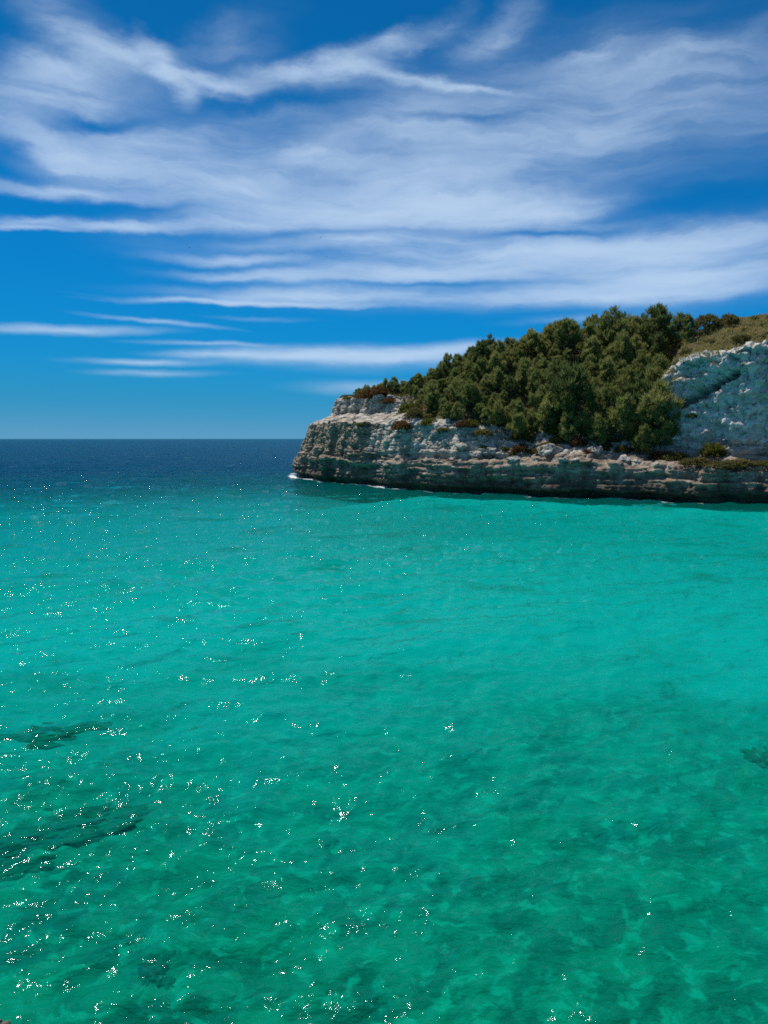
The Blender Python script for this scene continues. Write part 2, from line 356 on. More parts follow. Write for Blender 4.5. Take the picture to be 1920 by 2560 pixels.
# rock material ---------------------------------------------------------
def rock_material(name, light, mid, dark, warm, warm_amt, lichen, layers=0.6):
    m, t = new_mat(name)
    pos = t.n('ShaderNodeNewGeometry').outputs['Position']
    sp = t.n('ShaderNodeSeparateXYZ', {'Vector': pos})
    big = t.noise(pos, 0.16, 5, 0.6); medn = t.noise(t.scale(pos, (1, 1, 1.6)), 0.7, 6, 0.65, 0.4)
    strat = t.noise(t.scale(pos, (0.25, 0.25, 2.6)), 1.0, 5, 0.65, 0.3); fine = t.noise(pos, 4.5, 6, 0.7)
    c = t.mix(t.maprange(medn, 0.40, 0.62), mid, light)
    c = t.mix(t.math('MULTIPLY', t.maprange(t.noise(pos, 0.33, 5, 0.65, 0.6), 0.48, 0.62), warm_amt), c, warm)
    c = t.mix(t.math('MULTIPLY', t.maprange(strat, 0.50, 0.62), layers), c, dark)
    c = t.mix(t.math('MULTIPLY', t.maprange(t.noise(t.scale(pos, (1.2, 1.2, 0.25)), 0.8, 5, 0.7), 0.54, 0.66), lichen), c, dark)
    c = t.mix(t.math('MULTIPLY', t.maprange(fine, 0.45, 0.75), 0.35), c, dark)
    # black algae band at the splash line, its upper edge ragged
    hz = t.math('MULTIPLY_ADD', t.math('SUBTRACT', big, 0.5), 5.0, sp.outputs[2])
    hz = t.math('MULTIPLY_ADD', t.math('SUBTRACT', medn, 0.5), 2.2, hz)
    band = t.maprange(hz, 0.9, 3.5, 1.0, 0.0)
    c = t.mix(t.math('MULTIPLY', band, 0.85), c, (0.046, 0.033, 0.025))
    bmp = t.n('ShaderNodeBump', {'Height': t.math('ADD', t.math('MULTIPLY', fine, 0.6), t.noise(pos, 1.8, 6, 0.7)), 'Strength': 0.9, 'Distance': 0.25})
    b = t.n('ShaderNodeBsdfPrincipled', {'Base Color': c, 'Roughness': 0.92, 'Specular IOR Level': 0.2, 'Normal': bmp.outputs[0]})
    finish(t, b.outputs[0]); return m
M_ledge = rock_material('limestone_ledge', (0.42, 0.35, 0.27), (0.215, 0.17, 0.13), (0.085, 0.060, 0.043), (0.32, 0.22, 0.13), 0.45, 0.45, 0.42)
M_butt = rock_material('weathered_buttress_limestone', (0.42, 0.345, 0.255), (0.245, 0.20, 0.145), (0.085, 0.062, 0.046), (0.26, 0.19, 0.11), 0.6, 0.7)
M_cliff = rock_material('limestone_cliff', (0.64, 0.58, 0.49), (0.42, 0.375, 0.315), (0.12, 0.108, 0.092), (0.36, 0.26, 0.16), 0.5, 0.4)
M_wall = rock_material('limestone_wall', (0.78, 0.73, 0.65), (0.53, 0.51, 0.46), (0.06, 0.057, 0.05), (0.46, 0.37, 0.27), 0.35, 0.5, 0.15)
m, t = new_mat('dry_slope_soil'); M_soil = m
pos = t.n('ShaderNodeNewGeometry').outputs['Position']
c = t.mix(t.maprange(t.noise(pos, 0.35, 5, 0.6), 0.4, 0.62), (0.12, 0.095, 0.048), (0.085, 0.09, 0.035))
c = t.mix(t.maprange(t.noise(pos, 1.4, 6, 0.7), 0.52, 0.68), c, (0.16, 0.125, 0.07))
c = t.mix(t.math('MULTIPLY', t.maprange(t.noise(pos, 0.8, 5, 0.7), 0.60, 0.68), 0.7), c, (0.33, 0.29, 0.23))
bmp = t.n('ShaderNodeBump', {'Height': t.noise(pos, 2.5, 6, 0.7), 'Strength': 1.0, 'Distance': 0.3})
finish(t, t.n('ShaderNodeBsdfPrincipled', {'Base Color': c, 'Roughness': 1.0, 'Specular IOR Level': 0.1, 'Normal': bmp.outputs[0]}).outputs[0])

def split_part(name, mask, mat, parent):
    f = FACES[mask]; ids = np.unique(f); remap = np.zeros(len(VN), dtype=np.int64); remap[ids] = np.arange(len(ids))
    return mesh_obj(name, VN[ids], remap[f] if flip > 0 else remap[f][:, ::-1], mat, parent)
headland = tag(empty('headland', (float(S2[nC // 3][0]), float(S2[nC // 3][1]), 0)), 'rocky wooded headland with pale limestone cliffs above the sea', None, None, 'structure')
bpy.context.view_layer.update()
HINV = Matrix.Translation(headland.location).inverted()
def under_head(o): o.parent = headland; o.matrix_parent_inverse = HINV; return o
under_head(split_part('rock_ledge', cls == 0, M_ledge, None))
under_head(split_part('cliff_face', cls == 3, M_cliff, None))
under_head(split_part('buttress', cls == 4, M_butt, None))
under_head(split_part('cliff_wall', cls == 2, M_wall, None))
under_head(split_part('hillside', cls == 1, M_soil, None))

def drop(x, y):
    h = terrain_bvh.ray_cast(Vector((x, y, 80)), Vector((0, 0, -1)))
    return h[0]
def hit(px, py):
    h = terrain_bvh.ray_cast(Vector((0, 0, CAM_H)), ray(px, py)); return h[0]

# ================================================================== sea
def tile(N, Lt, peak, rms, wind, spread, seed, kmax=None, base=0.12):
    r = np.random.default_rng(seed); k1 = np.fft.fftfreq(N, Lt / N) * 2 * np.pi; kx, ky = np.meshgrid(k1, k1)
    k = np.hypot(kx, ky); k[0, 0] = 1; kp = 2 * np.pi / peak
    ang = np.arctan2(ky, kx) - wind; D = np.abs(np.cos(ang)) ** spread + base
    A = np.where(k > 0, k ** -2.0 * np.exp(-0.9 * (kp / k) ** 2), 0) * D; A[0, 0] = 0
    if kmax: A *= np.exp(-(k / kmax) ** 2)
    h = np.fft.ifft2(A * (r.normal(size=(N, N)) + 1j * r.normal(size=(N, N)))).real
    return h / h.std() * rms
def samp(T, Lt, x, y):
    N = T.shape[0]; a = (x / Lt * N) % N; b = (y / Lt * N) % N; i = a.astype(int) % N; j = b.astype(int) % N; fa = a - np.floor(a); fb = b - np.floor(b)
    i2 = (i + 1) % N; j2 = (j + 1) % N
    return (T[j, i] * (1 - fa) + T[j, i2] * fa) * (1 - fb) + (T[j2, i] * (1 - fa) + T[j2, i2] * fa) * fb
WIND = R(114)
T1 = tile(512, 53.0, 3.2, 0.075, WIND, 2.5, 1); T2 = tile(512, 9.7, 0.60, 0.0125, WIND + 0.25, 1.5, 2, 32, 0.4); T3 = tile(256, 190.0, 16.0, 0.10, WIND, 4, 3)
ang = np.concatenate([np.linspace(R(-75), R(-29.5), 50, endpoint=False), np.linspace(R(-29.5), R(29.5), 900), np.linspace(R(29.5), R(75), 51)[1:]])
dep = np.linspace(R(52), R(1.0), 640); rad = np.concatenate([CAM_H / np.tan(dep), np.geomspace(CAM_H / math.tan(R(1.0)), 30000, 40)[1:]])
RR, AA = np.meshgrid(rad, ang, indexing='ij'); wx = RR * np.sin(AA); wy = RR * np.cos(AA)
f2_ = np.exp(-(RR / 60) ** 2); f1_ = 1 / (1 + (RR / 260) ** 2); f3_ = 1 / (1 + (RR / 900) ** 2)
gust = 0.65 + 0.7 * sstep(-0.3, 0.4, fbm(np.stack([wx * 0.035, wy * 0.05, wx * 0], -1), 3))
edge_cap = (RR < 400)
wz = samp(T1, 53.0, wx + 0.35 * wy, wy) * f1_ * gust + samp(T2, 9.7, wx, wy) * f2_ * gust + samp(T3, 190.0, wx, wy) * f3_
wz = np.where(RR > 3000, 0, wz)
# foam: washed along the foot of the headland, a few breaking crests out at sea
shore_pts = (S2 + Dn * wob[:, None] * 1.0)[(uc > U[1]) & (uc < U[21])]; shore_u = uc[(uc > U[1]) & (uc < U[21])]
foam = np.zeros_like(RR); sel = (RR > 70) & (RR < 240) & (np.abs(AA) < R(32))
sp_ = np.stack([wx[sel], wy[sel]], 1); dist = np.full(len(sp_), 1e9); du = np.zeros(len(sp_))
for c0 in range(0, len(shore_pts), 3):
    dd = np.hypot(sp_[:, 0] - shore_pts[c0, 0], sp_[:, 1] - shore_pts[c0, 1]); nr = dd < dist; dist = np.where(nr, dd, dist); du = np.where(nr, shore_u[c0], du)
amt = 0.55 + 0.4 * sstep(U[10], U[14], du) + 0.1 * sstep(U[16], U[18], du)
fo = np.exp(-(np.maximum(dist - 0.4, 0) / (0.55 + 0.75 * amt)) ** 2) * amt
foam[sel] = fo * (0.45 + 0.75 * sstep(-0.2, 0.45, fbm(np.stack([sp_[:, 0] * 0.16, sp_[:, 1] * 0.16, sp_[:, 0] * 0], -1), 2)))
nr_, nc_ = RR.shape
top = np.stack([wx, wy, wz], -1).reshape(-1, 3); tf = grid_faces(nr_, nc_)
# closed body of water: skirts and a flat bottom
ring = np.concatenate([np.arange(nc_), (np.arange(1, nr_) * nc_ + nc_ - 1), ((nr_ - 1) * nc_ + np.arange(nc_ - 2, -1, -1)), (np.arange(nr_ - 2, 0, -1) * nc_)])
base = len(top); bot = top[ring].copy(); bot[:, 2] = -45
k = len(ring); i0 = np.arange(k); i1 = (i0 + 1) % k
sk = np.stack([ring[i0], ring[i1], base + i1, base + i0], 1)
pos_in_ring = {int(r): i for i, r in enumerate(ring)}
bi = [base + pos_in_ring[int(j)] for j in range(nc_)]; bo = [base + pos_in_ring[int((nr_ - 1) * nc_ + j)] for j in range(nc_)]
bf = [[bi[j], bi[j + 1], bo[j + 1], bo[j]] for j in range(nc_ - 1)]
bf = np.array(bf)
water_v = np.concatenate([top, bot]); water_f = np.concatenate([tf, sk[:, ::-1], bf[:, ::-1]])
foam_a = np.concatenate([foam.ravel(), np.zeros(k)])

m, t = new_mat('sea_water'); M_water = m
geo = t.n('ShaderNodeNewGeometry'); pos = geo.outputs['Position']
rip = t.noise(t.scale(pos, (1.0, 1.6, 1)), 9.0, 3, 0.55, 0.4); chop = t.noise(t.scale(pos, (0.8, 1.5, 1)), 1.3, 5, 0.6, 0.5)
wide = t.noise(t.scale(pos, (0.35, 1.0, 1)), 0.22, 4, 0.6)
dist_ = t.vmath('LENGTH', pos); dlen = t.n('ShaderNodeVectorMath', {0: pos}, operation='LENGTH').outputs['Value']
hgt = t.math('ADD', t.math('MULTIPLY', rip, 0.006), t.math('MULTIPLY', t.math('MULTIPLY', chop, 0.22), t.maprange(dlen, 15, 90, 0.25, 1.0)))
hgt = t.math('MULTIPLY_ADD', wide, 0.10, hgt)
bmp = t.n('ShaderNodeBump', {'Height': hgt, 'Strength': 1.0, 'Distance': 1.0})
bmp2 = t.n('ShaderNodeBump', {'Height': t.math('ADD', t.math('MULTIPLY', t.noise(t.scale(pos, (0.8, 1.9, 1)), 5.0, 4, 0.6, 0.5), 0.075), t.math('MULTIPLY', chop, 0.22)), 'Strength': 1.0, 'Distance': 1.0})
fres = t.n('ShaderNodeFresnel', {'IOR': 1.33, 'Normal': bmp.outputs[0]})
gl = t.n('ShaderNodeBsdfGlossy', {'Color': (0.80, 0.95, 1, 1), 'Roughness': 0.04, 'Normal': bmp.outputs[0]})
tr = t.n('ShaderNodeBsdfTransparent', {'Color': (1, 1, 1, 1)})
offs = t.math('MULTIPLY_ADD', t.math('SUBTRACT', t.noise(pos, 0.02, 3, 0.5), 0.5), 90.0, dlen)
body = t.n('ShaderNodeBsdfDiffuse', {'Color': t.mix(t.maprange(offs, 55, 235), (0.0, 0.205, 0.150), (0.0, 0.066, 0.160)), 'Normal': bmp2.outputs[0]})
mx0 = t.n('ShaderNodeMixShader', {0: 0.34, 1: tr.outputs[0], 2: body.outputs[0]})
mx = t.n('ShaderNodeMixShader', {0: t.math('MULTIPLY', fres.outputs[0], 0.42), 1: mx0.outputs[0], 2: gl.outputs[0]})
fa = t.n('ShaderNodeAttribute', attribute_name='foam').outputs['Fac']
fn = t.noise(t.scale(pos, (1, 1, 1)), 1.1, 6, 0.7, 0.6)
ff = t.maprange(t.math('ADD', fa, t.math('SUBTRACT', fn, 0.62)), 0.28, 0.62)
caps = t.math('MULTIPLY', t.maprange(t.noise(t.scale(pos, (0.10, 0.45, 1)), 1.0, 3, 0.6), 0.72, 0.75), t.maprange(dlen, 90, 220))
fm = t.math('MAXIMUM', ff, t.math('MULTIPLY', caps, 0.6))
fb = t.n('ShaderNodeBsdfDiffuse', {'Color': (0.62, 0.65, 0.66, 1)})
mx2 = t.n('ShaderNodeMixShader', {0: fm, 1: mx.outputs[0], 2: fb.outputs[0]})
vol = t.n('ShaderNodeVolumeAbsorption', {'Color': (0.02, 0.952, 0.957, 1), 'Density': 0.55})
finish(t, mx2.outputs[0], vol.outputs[0])
sea = mesh_obj('sea_water', water_v, water_f, M_water, None, True, {'foam': foam_a})
tag(sea, 'clear turquoise sea water with small sparkling waves', None, None, 'structure')

# ------------------------------------------------------------------ seabed
ang_b = np.linspace(R(-74), R(74), 420); rad_b = np.concatenate([np.linspace(4.5, 60, 260, endpoint=False), np.linspace(60, 260, 160, endpoint=False), np.geomspace(260, 29000, 60)])
RB, AB = np.meshgrid(rad_b, ang_b, indexing='ij'); bx = RB * np.sin(AB); by = RB * np.cos(AB)
n0 = fbm(np.stack([bx * 0.03, by * 0.03, bx * 0], -1), 3); n1 = fbm(np.stack([bx * 0.5, by * 0.5, bx * 0 + 4], -1), 4)
far = RB - 0.35 * bx + 46 * fbm(np.stack([bx * 0.020, by * 0.014, bx * 0 + 9], -1), 3)
depth = 4.0 - 1.7 * sstep(14, 45, RB) - 0.3 * sstep(60, 100, RB) + 0.017 * np.clip(far - 70, 0, 1200)
sd_ = np.full(bx.shape, 1e3); selb = (RB > 60) & (RB < 260); su_ = np.zeros(selb.sum()); dm = np.full(selb.sum(), 1e3)
for c0 in range(0, len(shore_pts), 4):
    dd = np.hypot(bx[selb] - shore_pts[c0, 0], by[selb] - shore_pts[c0, 1]); nr = dd < dm; dm = np.where(nr, dd, dm); su_ = np.where(nr, shore_u[c0], su_)
sd_[selb] = dm + 200 * sstep(U[12], U[15], su_)
depth = np.minimum(depth, 0.7 + 0.085 * sd_)
depth = depth + n0 * 0.7 - 0.30 * n1 * (1 - sstep(25, 60, RB))
seabed_v = np.stack([bx, by, -depth], -1).reshape(-1, 3)
m, t = new_mat('seabed_sand'); pos = t.n('ShaderNodeNewGeometry').outputs['Position']
dl = t.n('ShaderNodeVectorMath', {0: pos}, operation='LENGTH').outputs['Value']
w1 = t.noise(pos, 0.9, 3, 0.5, color=True); pw = t.vmath('ADD', pos, t.vmath('MULTIPLY', t.vmath('SUBTRACT', w1, (0.5, 0.5, 0.5)), (0.9, 0.9, 0)))
pat = t.noise(t.scale(pw, (1, 1, 0)), 0.55, 6, 0.62, 0.15); pat2 = t.noise(t.scale(pw, (1, 1, 0)), 1.7, 6, 0.6, 0.2); pat3 = t.noise(t.scale(pos, (1, 1, 0)), 0.07, 4, 0.6, 0.5)
weed = (0.07, 0.125, 0.06); stone = (0.27, 0.33, 0.16); sand = (0.72, 0.69, 0.61)
c = t.mix(t.maprange(pat, 0.38, 0.60), weed, stone); c = t.mix(t.math('MULTIPLY', t.maprange(pat2, 0.50, 0.66), 0.8), c, (0.52, 0.61, 0.34))
sandy = t.maprange(t.math('MULTIPLY_ADD', t.math('SUBTRACT', pat3, 0.5), 34.0, dl), 15, 44)
sand = t.mix(t.math('MULTIPLY', t.maprange(t.noise(t.scale(pos, (1, 1, 0)), 0.11, 5, 0.6, 0.3), 0.53, 0.68), 0.6), sand, (0.20, 0.27, 0.17))
c = t.mix(sandy, c, sand)
meadow = t.maprange(t.math('MULTIPLY_ADD', t.math('SUBTRACT', pat3, 0.5), 120.0, dl), 108, 260)
c = t.mix(meadow, c, (0.03, 0.045, 0.035))
finish(t, t.n('ShaderNodeBsdfDiffuse', {'Color': c}).outputs[0])
sb = mesh_obj('seabed', seabed_v, grid_faces(len(rad_b), len(ang_b)), m)
tag(sb, 'pale sandy seabed with weedy stones under the water', None, None, 'structure')
seabed_bvh = BVHTree.FromPolygons([tuple(v) for v in seabed_v.tolist()], grid_faces(len(rad_b), len(ang_b)).tolist())

# ================================================================== rocks
def rock_mesh(name, seed, n=26, rough=0.35, flat=0.7, mat=None, crumb=0.0):
    u = np.linspace(0, 2 * np.pi, n * 2, endpoint=False); v = np.linspace(0.0, np.pi, n)
    V, Uu = np.meshgrid(v, u, indexing='ij'); p = np.stack([np.sin(V) * np.cos(Uu), np.sin(V) * np.sin(Uu), np.cos(V)], -1)
    f1, f2, idv = worley(p * 1.3 + seed * 3.7); r = 1 + rough * (idv - 0.5) + rough * 0.9 * fbm(p * 1.1 + seed * 5.1, 5) - 0.18 * np.exp(-((f2 - f1) / 0.12) ** 2)
    if crumb: r = r + crumb * fbm(p * 3.1 + seed * 2.3, 5) + 0.6 * crumb * fbm(p * 7.0 + seed, 4)
    p = p * r[..., None]; p[..., 2] *= flat
    nv = n * 2; a = (np.arange(n - 1)[:, None] * nv + np.arange(nv)[None, :]).ravel(); b = (np.arange(n - 1)[:, None] * nv + (np.arange(nv)[None, :] + 1) % nv).ravel()
    f = np.stack([a, a + nv, b + nv, b], 1)
    return mesh_obj(name, p.reshape(-1, 3), f, mat)
m, t = new_mat('weedy_submerged_rock'); M_sub = m
pos = t.n('ShaderNodeNewGeometry').outputs['Position']
c = t.mix(t.maprange(t.noise(pos, 1.6, 5, 0.65), 0.4, 0.62), (0.09, 0.13, 0.068), (0.165, 0.21, 0.115))
finish(t, t.n('ShaderNodeBsdfDiffuse', {'Color': c}).outputs[0])
m, t = new_mat('red_brown_shore_rock'); M_red = m
pos = t.n('ShaderNodeNewGeometry').outputs['Position']
c = t.mix(t.maprange(t.noise(pos, 6.0, 6, 0.7), 0.4, 0.62), (0.06, 0.028, 0.018), (0.16, 0.085, 0.05))
bmp = t.n('ShaderNodeBump', {'Height': t.noise(pos, 22, 6, 0.7), 'Strength': 0.9, 'Distance': 0.03})
finish(t, t.n('ShaderNodeBsdfPrincipled', {'Base Color': c, 'Roughness': 0.6, 'Normal': bmp.outputs[0]}).outputs[0])

def seabed_at(px, py):
    return seabed_bvh.ray_cast(Vector((0, 0, CAM_H)), ray(px, py))[0]
SUBR = [  # photo pixel, size x y z, turn, seed, label
    ((385, 2430), (0.62, 0.72, 0.50), 0.5, 1, 'dark pointed rock under clear green water beside a pale sand patch'),
    ((120, 2070), (3.2, 1.5, 0.5), 0.5, 2, 'long dark reef slab under green water'),
    ((80, 1830), (3.6, 1.3, 0.4), 0.2, 3, 'dark weedy reef patch under turquoise water beyond the long slab'),
    ((40, 2170), (1.4, 0.8, 0.4), 0.5, 4, 'small dark rock under water beside the long reef slab'),
    ((1925, 1890), (1.0, 1.0, 0.5), 0.2, 5, 'dark weedy rock under turquoise water far from the reef slab'),
]
for (pp, sz, rz, sd, lab) in SUBR:
    p = seabed_at(*pp)
    o = rock_mesh('submerged_rock', sd, 60, 0.35, 0.8, M_sub, 0.30); o.location = (p.x, p.y, p.z - sz[2] * 0.48); o.scale = sz; o.rotation_euler = (0, 0, rz)
    tag(o, lab, 'rock')
p = on_water(-12, 2572)
o = rock_mesh('shore_rock', 9, 60, 0.5, 0.9, M_red); o.location = (p.x - 0.12, p.y - 0.08, -0.10); o.scale = (0.34, 0.30, 0.30)
tag(o, 'red brown wet rock breaking the water surface', 'rock')

# ------------------------------------------------------------------ boulders on the ledge
M_boulder = rock_material('pale_boulder', (0.55, 0.52, 0.46), (0.38, 0.36, 0.33), (0.14, 0.135, 0.13), (0.42, 0.32, 0.2), 0.4, 0.3)
bprot = [rock_mesh('boulder', 20 + i, 20, 0.75, 0.75, M_boulder) for i in range(5)]
BOULD = [(1375, 1128, 1.5), (1340, 1140, 0.9), (1410, 1150, 0.8), (1485, 1128, 1.0), (1520, 1140, 0.7), (1560, 1150, 0.9), (1440, 1150, 0.55), (1350, 1112, 0.7),
         (1590, 1158, 0.7), (1640, 1160, 0.5), (1290, 1150, 0.8), (1255, 1140, 0.9), (1225, 1128, 1.1), (1190, 1140, 0.8), (1240, 1108, 0.7), (1160, 1120, 1.0), (1205, 1100, 0.8),
         (1120, 1105, 0.9), (1090, 1085, 0.8), (1150, 1085, 0.6), (1500, 975, 0.9), (1515, 965, 0.7), (1485, 985, 0.6), (1360, 945, 0.6), (1885, 1160, 0.5), (1830, 1165, 0.6)]
used_b = [False] * 5
for i, (px, py, s) in enumerate(BOULD):
    h = hit(px, py)
    if h is None: continue
    k = i % 5
    o = bprot[k] if not used_b[k] else bprot[k].copy()
    if used_b[k]: COL.objects.link(o)
    used_b[k] = True
    o.location = h - Vector((0, 0, s * 0.1)); o.scale = (s * random.uniform(.8, 1.3), s * random.uniform(.8, 1.2), s * random.uniform(.6, .95)); o.rotation_euler = (random.uniform(-.3, .3), random.uniform(-.3, .3), random.uniform(0, 6.28))
    bs = 'big' if s > 0.95 else 'middling' if s > 0.65 else 'little'
    bw = 'near the cliff wall' if px > 1530 else 'under the large very dark pine' if px > 1330 else 'on the white rock band'
    if py < 1000: tag(o, 'pale boulder showing in a gap between the pines', 'boulder', 'boulders among the pines')
    elif px > 1800: tag(o, 'pale boulder at the foot of the tall shaded cliff wall', 'boulder', 'boulders under the cliff wall')
    else: tag(o, '%s pale limestone boulder lying %s' % (bs, bw), 'boulder', 'boulders on the ledge')

# ================================================================== plants
def leaf_material(name, cols, trans=0.5):
    m, t = new_mat(name)
    tone = t.n('ShaderNodeAttribute', attribute_name='tone').outputs['Fac']
    rnd = t.n('ShaderNodeObjectInfo').outputs['Random']
    v = t.math('ADD', t.math('MULTIPLY', tone, 0.5), t.math('MULTIPLY', rnd, 0.5))
    c = t.ramp(v, [(i / (len(cols) - 1), q) for i, q in enumerate(cols)])
    d = t.n('ShaderNodeBsdfDiffuse', {'Color': c}); tl = t.n('ShaderNodeBsdfTranslucent', {'Color': c})
    mx = t.n('ShaderNodeMixShader', {0: trans, 1: d.outputs[0], 2: tl.outputs[0]}); finish(t, mx.outputs[0]); return m
M_pine = leaf_material('pine_needles', [(0.095, 0.135, 0.048), (0.185, 0.215, 0.066), (0.26, 0.275, 0.086), (0.33, 0.305, 0.11)])
M_dark = leaf_material('dark_pine_needles', [(0.060, 0.095, 0.036), (0.105, 0.14, 0.048), (0.155, 0.185, 0.058)])
M_russet = leaf_material('russet_leaves', [(0.09, 0.045, 0.022), (0.13, 0.07, 0.03), (0.16, 0.10, 0.045)])
M_olive = leaf_material('olive_scrub_leaves', [(0.09, 0.088, 0.034), (0.145, 0.132, 0.048), (0.20, 0.175, 0.07)])
M_bright = leaf_material('yellow_green_leaves', [(0.085, 0.095, 0.020), (0.12, 0.13, 0.026), (0.16, 0.15, 0.035)])
M_grass = leaf_material('dry_grass_blades', [(0.20, 0.185, 0.06), (0.34, 0.285, 0.105), (0.42, 0.345, 0.145), (0.25, 0.24, 0.08)], 0.4)
m, t = new_mat('pine_bark'); M_bark = m
pos = t.n('ShaderNodeNewGeometry').outputs['Position']
finish(t, t.n('ShaderNodeBsdfDiffuse', {'Color': t.mix(t.noise(t.scale(pos, (4, 4, 1)), 2.0, 4), (0.05, 0.038, 0.028), (0.13, 0.10, 0.075))}).outputs[0])

def blades(cent, dirs, length, width, per, spread, rng, tone, curl=0.15):
    """tufts of tapering blades: cent (n,3), dirs (n,3)"""
    n = len(cent); c = np.repeat(cent, per, 0); d = np.repeat(dirs, per, 0) + rng.normal(size=(n * per, 3)) * spread
    d /= np.linalg.norm(d, axis=1)[:, None]; ln = length * rng.uniform(0.55, 1.25, (n * per, 1)) * (np.repeat(np.atleast_1d(1.0), 1))
    side = np.cross(d, rng.normal(size=(n * per, 3))); side /= np.maximum(np.linalg.norm(side, axis=1), 1e-6)[:, None]
    c = c + rng.normal(size=c.shape) * length * 0.22
    a = c - side * width * 0.5; b = c + side * width * 0.5; mid = c + d * ln * 0.6; tip = c + d * ln + np.array([0, 0, curl]) * ln
    v = np.stack([a, b, mid + side * width * 0.45, tip, mid - side * width * 0.45], 1).reshape(-1, 3)
    i = np.arange(n * per)[:, None] * 5
    f = np.concatenate([i + np.array([[0, 1, 2]]), i + np.array([[0, 2, 4]]), i + np.array([[4, 2, 3]])], 0)
    tn = np.repeat(np.repeat(tone, per) + rng.normal(size=n * per) * 0.08, 5)
    return v, f, np.clip(tn, 0, 1)

def tube(path, rads, n=7):
    path = np.asarray(path, float); V, F = [], []
    for i, p in enumerate(path):
        d = path[min(i + 1, len(path) - 1)] - path[max(i - 1, 0)]; d /= np.linalg.norm(d)
        a = np.cross(d, [0.3, 0.9, 0.1]); a /= np.linalg.norm(a); b = np.cross(d, a)
        for j in range(n):
            th = 2 * np.pi * j / n; V.append(p + rads[i] * (a * math.cos(th) + b * math.sin(th)))
    for i in range(len(path) - 1):
        for j in range(n): F.append((i * n + j, i * n + (j + 1) % n, (i + 1) * n + (j + 1) % n, (i + 1) * n + j))
    return np.array(V), np.array(F)

def make_pine(seed, h, wd, base, lobes, mat):
    """pine: bent trunk with limbs, each limb carrying a clump of needle tufts"""
    r = np.random.default_rng(seed)
    bend = r.normal(size=2) * 0.06 * h
    tr = [np.array([bend[0] * (k / 6) ** 2, bend[1] * (k / 6) ** 2, h * 0.9 * k / 6]) for k in range(7)]
    tr[0][2] = -0.6
    V, F = tube(tr, [h * 0.026 * (1 - 0.8 * k / 6) + 0.02 for k in range(7)]); TV, TF = [V], [F]; off = len(V)
    cents, dirs, tones = [], [], []
    lop = r.uniform(0, 6.28); lam = r.uniform(0.15, 0.45)
    for i in range(lobes):
        t_ = (i + r.uniform(0.2, 0.8)) / lobes; zc = h * (base + (0.93 - base) * t_)
        env = wd * math.sin(math.pi * min(0.98, 0.18 + 0.72 * t_)) ** 0.8 * (1.0 if t_ < .8 else .75)
        th = i * 2.4 + r.uniform(-0.5, 0.5); rad_ = env * math.sqrt(r.uniform(0.12, 1.0)) * (1 + lam * math.cos(th - lop)) if i < lobes - 1 else 0.05
        c = np.array([math.cos(th) * rad_ + bend[0] * t_, math.sin(th) * rad_ + bend[1] * t_, zc + r.normal() * 0.06 * h])
        s0 = tr[min(6, max(1, int(6 * zc / h * 0.8)))]
        V, F = tube([s0, (s0 + c) / 2 + np.array([0, 0, -0.04 * h]), c], [0.012 * h, 0.008 * h, 0.004 * h], 5); TV.append(V); TF.append(F + off); off += len(V)
        lr = wd * r.uniform(0.16, 0.32); nt = int(18 * (lr / wd / 0.28) ** 2)
        q = r.normal(size=(nt, 3)); q /= np.linalg.norm(q, axis=1)[:, None]; q[:, 2] = np.abs(q[:, 2]) * 1.15 - 0.38
        pp = c + q * lr * r.uniform(0.45, 1.1, (nt, 1)) * np.array([0.8, 0.8, 1.45])
        dd = q * 0.7 + np.array([0, 0, 0.95]); cents.append(pp); dirs.append(dd / np.linalg.norm(dd, axis=1)[:, None])
        tones.append(np.full(nt, 0.5 + r.normal() * 0.22) + r.normal(size=nt) * 0.14)
    cv, cf, ct = blades(np.concatenate(cents), np.concatenate(dirs), 0.09 * h, 0.0135 * h, 11, 0.36, r, np.concatenate(tones))
    tro = mesh_obj('trunk', np.concatenate(TV), np.concatenate(TF), M_bark)
    cro = mesh_obj('crown', cv, cf, mat, None, False, {'tone': ct})
    return tro, cro

def make_shrub(seed, mat, leaf=0.13, n=260, per=9, upright=0.4, flat=0.75, hollow=0.5):
    r = np.random.default_rng(seed); q = r.normal(size=(n, 3)); q /= np.linalg.norm(q, axis=1)[:, None]; q[:, 2] = np.abs(q[:, 2])
    lump = 1 + 0.42 * fbm(q * 1.5 + seed, 3); p = q * lump[:, None] * r.uniform(hollow, 1.0, (n, 1)); p[:, 2] = p[:, 2] * flat
    d = q + np.array([0, 0, upright]); d /= np.linalg.norm(d, axis=1)[:, None]
    v, f, tn = blades(p, d, leaf * 1.6, leaf * 0.42, per, 0.6, r, 0.5 + 0.22 * fbm(q * 2 + seed, 2))
    fo = mesh_obj('foliage', v, f, mat, None, False, {'tone': tn})
    TV, TF, off = [], [], 0
    for k in range(4):
        th = k * 1.7; V, F = tube([(0, 0, -0.25), (math.cos(th) * .15, math.sin(th) * .15, .2), (math.cos(th) * .4, math.sin(th) * .4, .5 * flat)], [.05, .035, .015], 5); TV.append(V); TF.append(F + off); off += len(V)
    st = mesh_obj('stem', np.concatenate(TV), np.concatenate(TF), M_bark)
    return st, fo

PROTO = {}
def plant(kind, name, loc, size, rz, label, cat, group=None):
    parts = PROTO[kind]; e = empty(name, loc, rz, size); tag(e, label, cat, group)
    for q in parts['obj']:
        o = q if not parts['used'] else q.copy()
        if parts['used']: COL.objects.link(o)
        o.parent = e
    parts['used'] = True
    return e
def proto(kind, objs): PROTO[kind] = {'obj': objs, 'used': False}
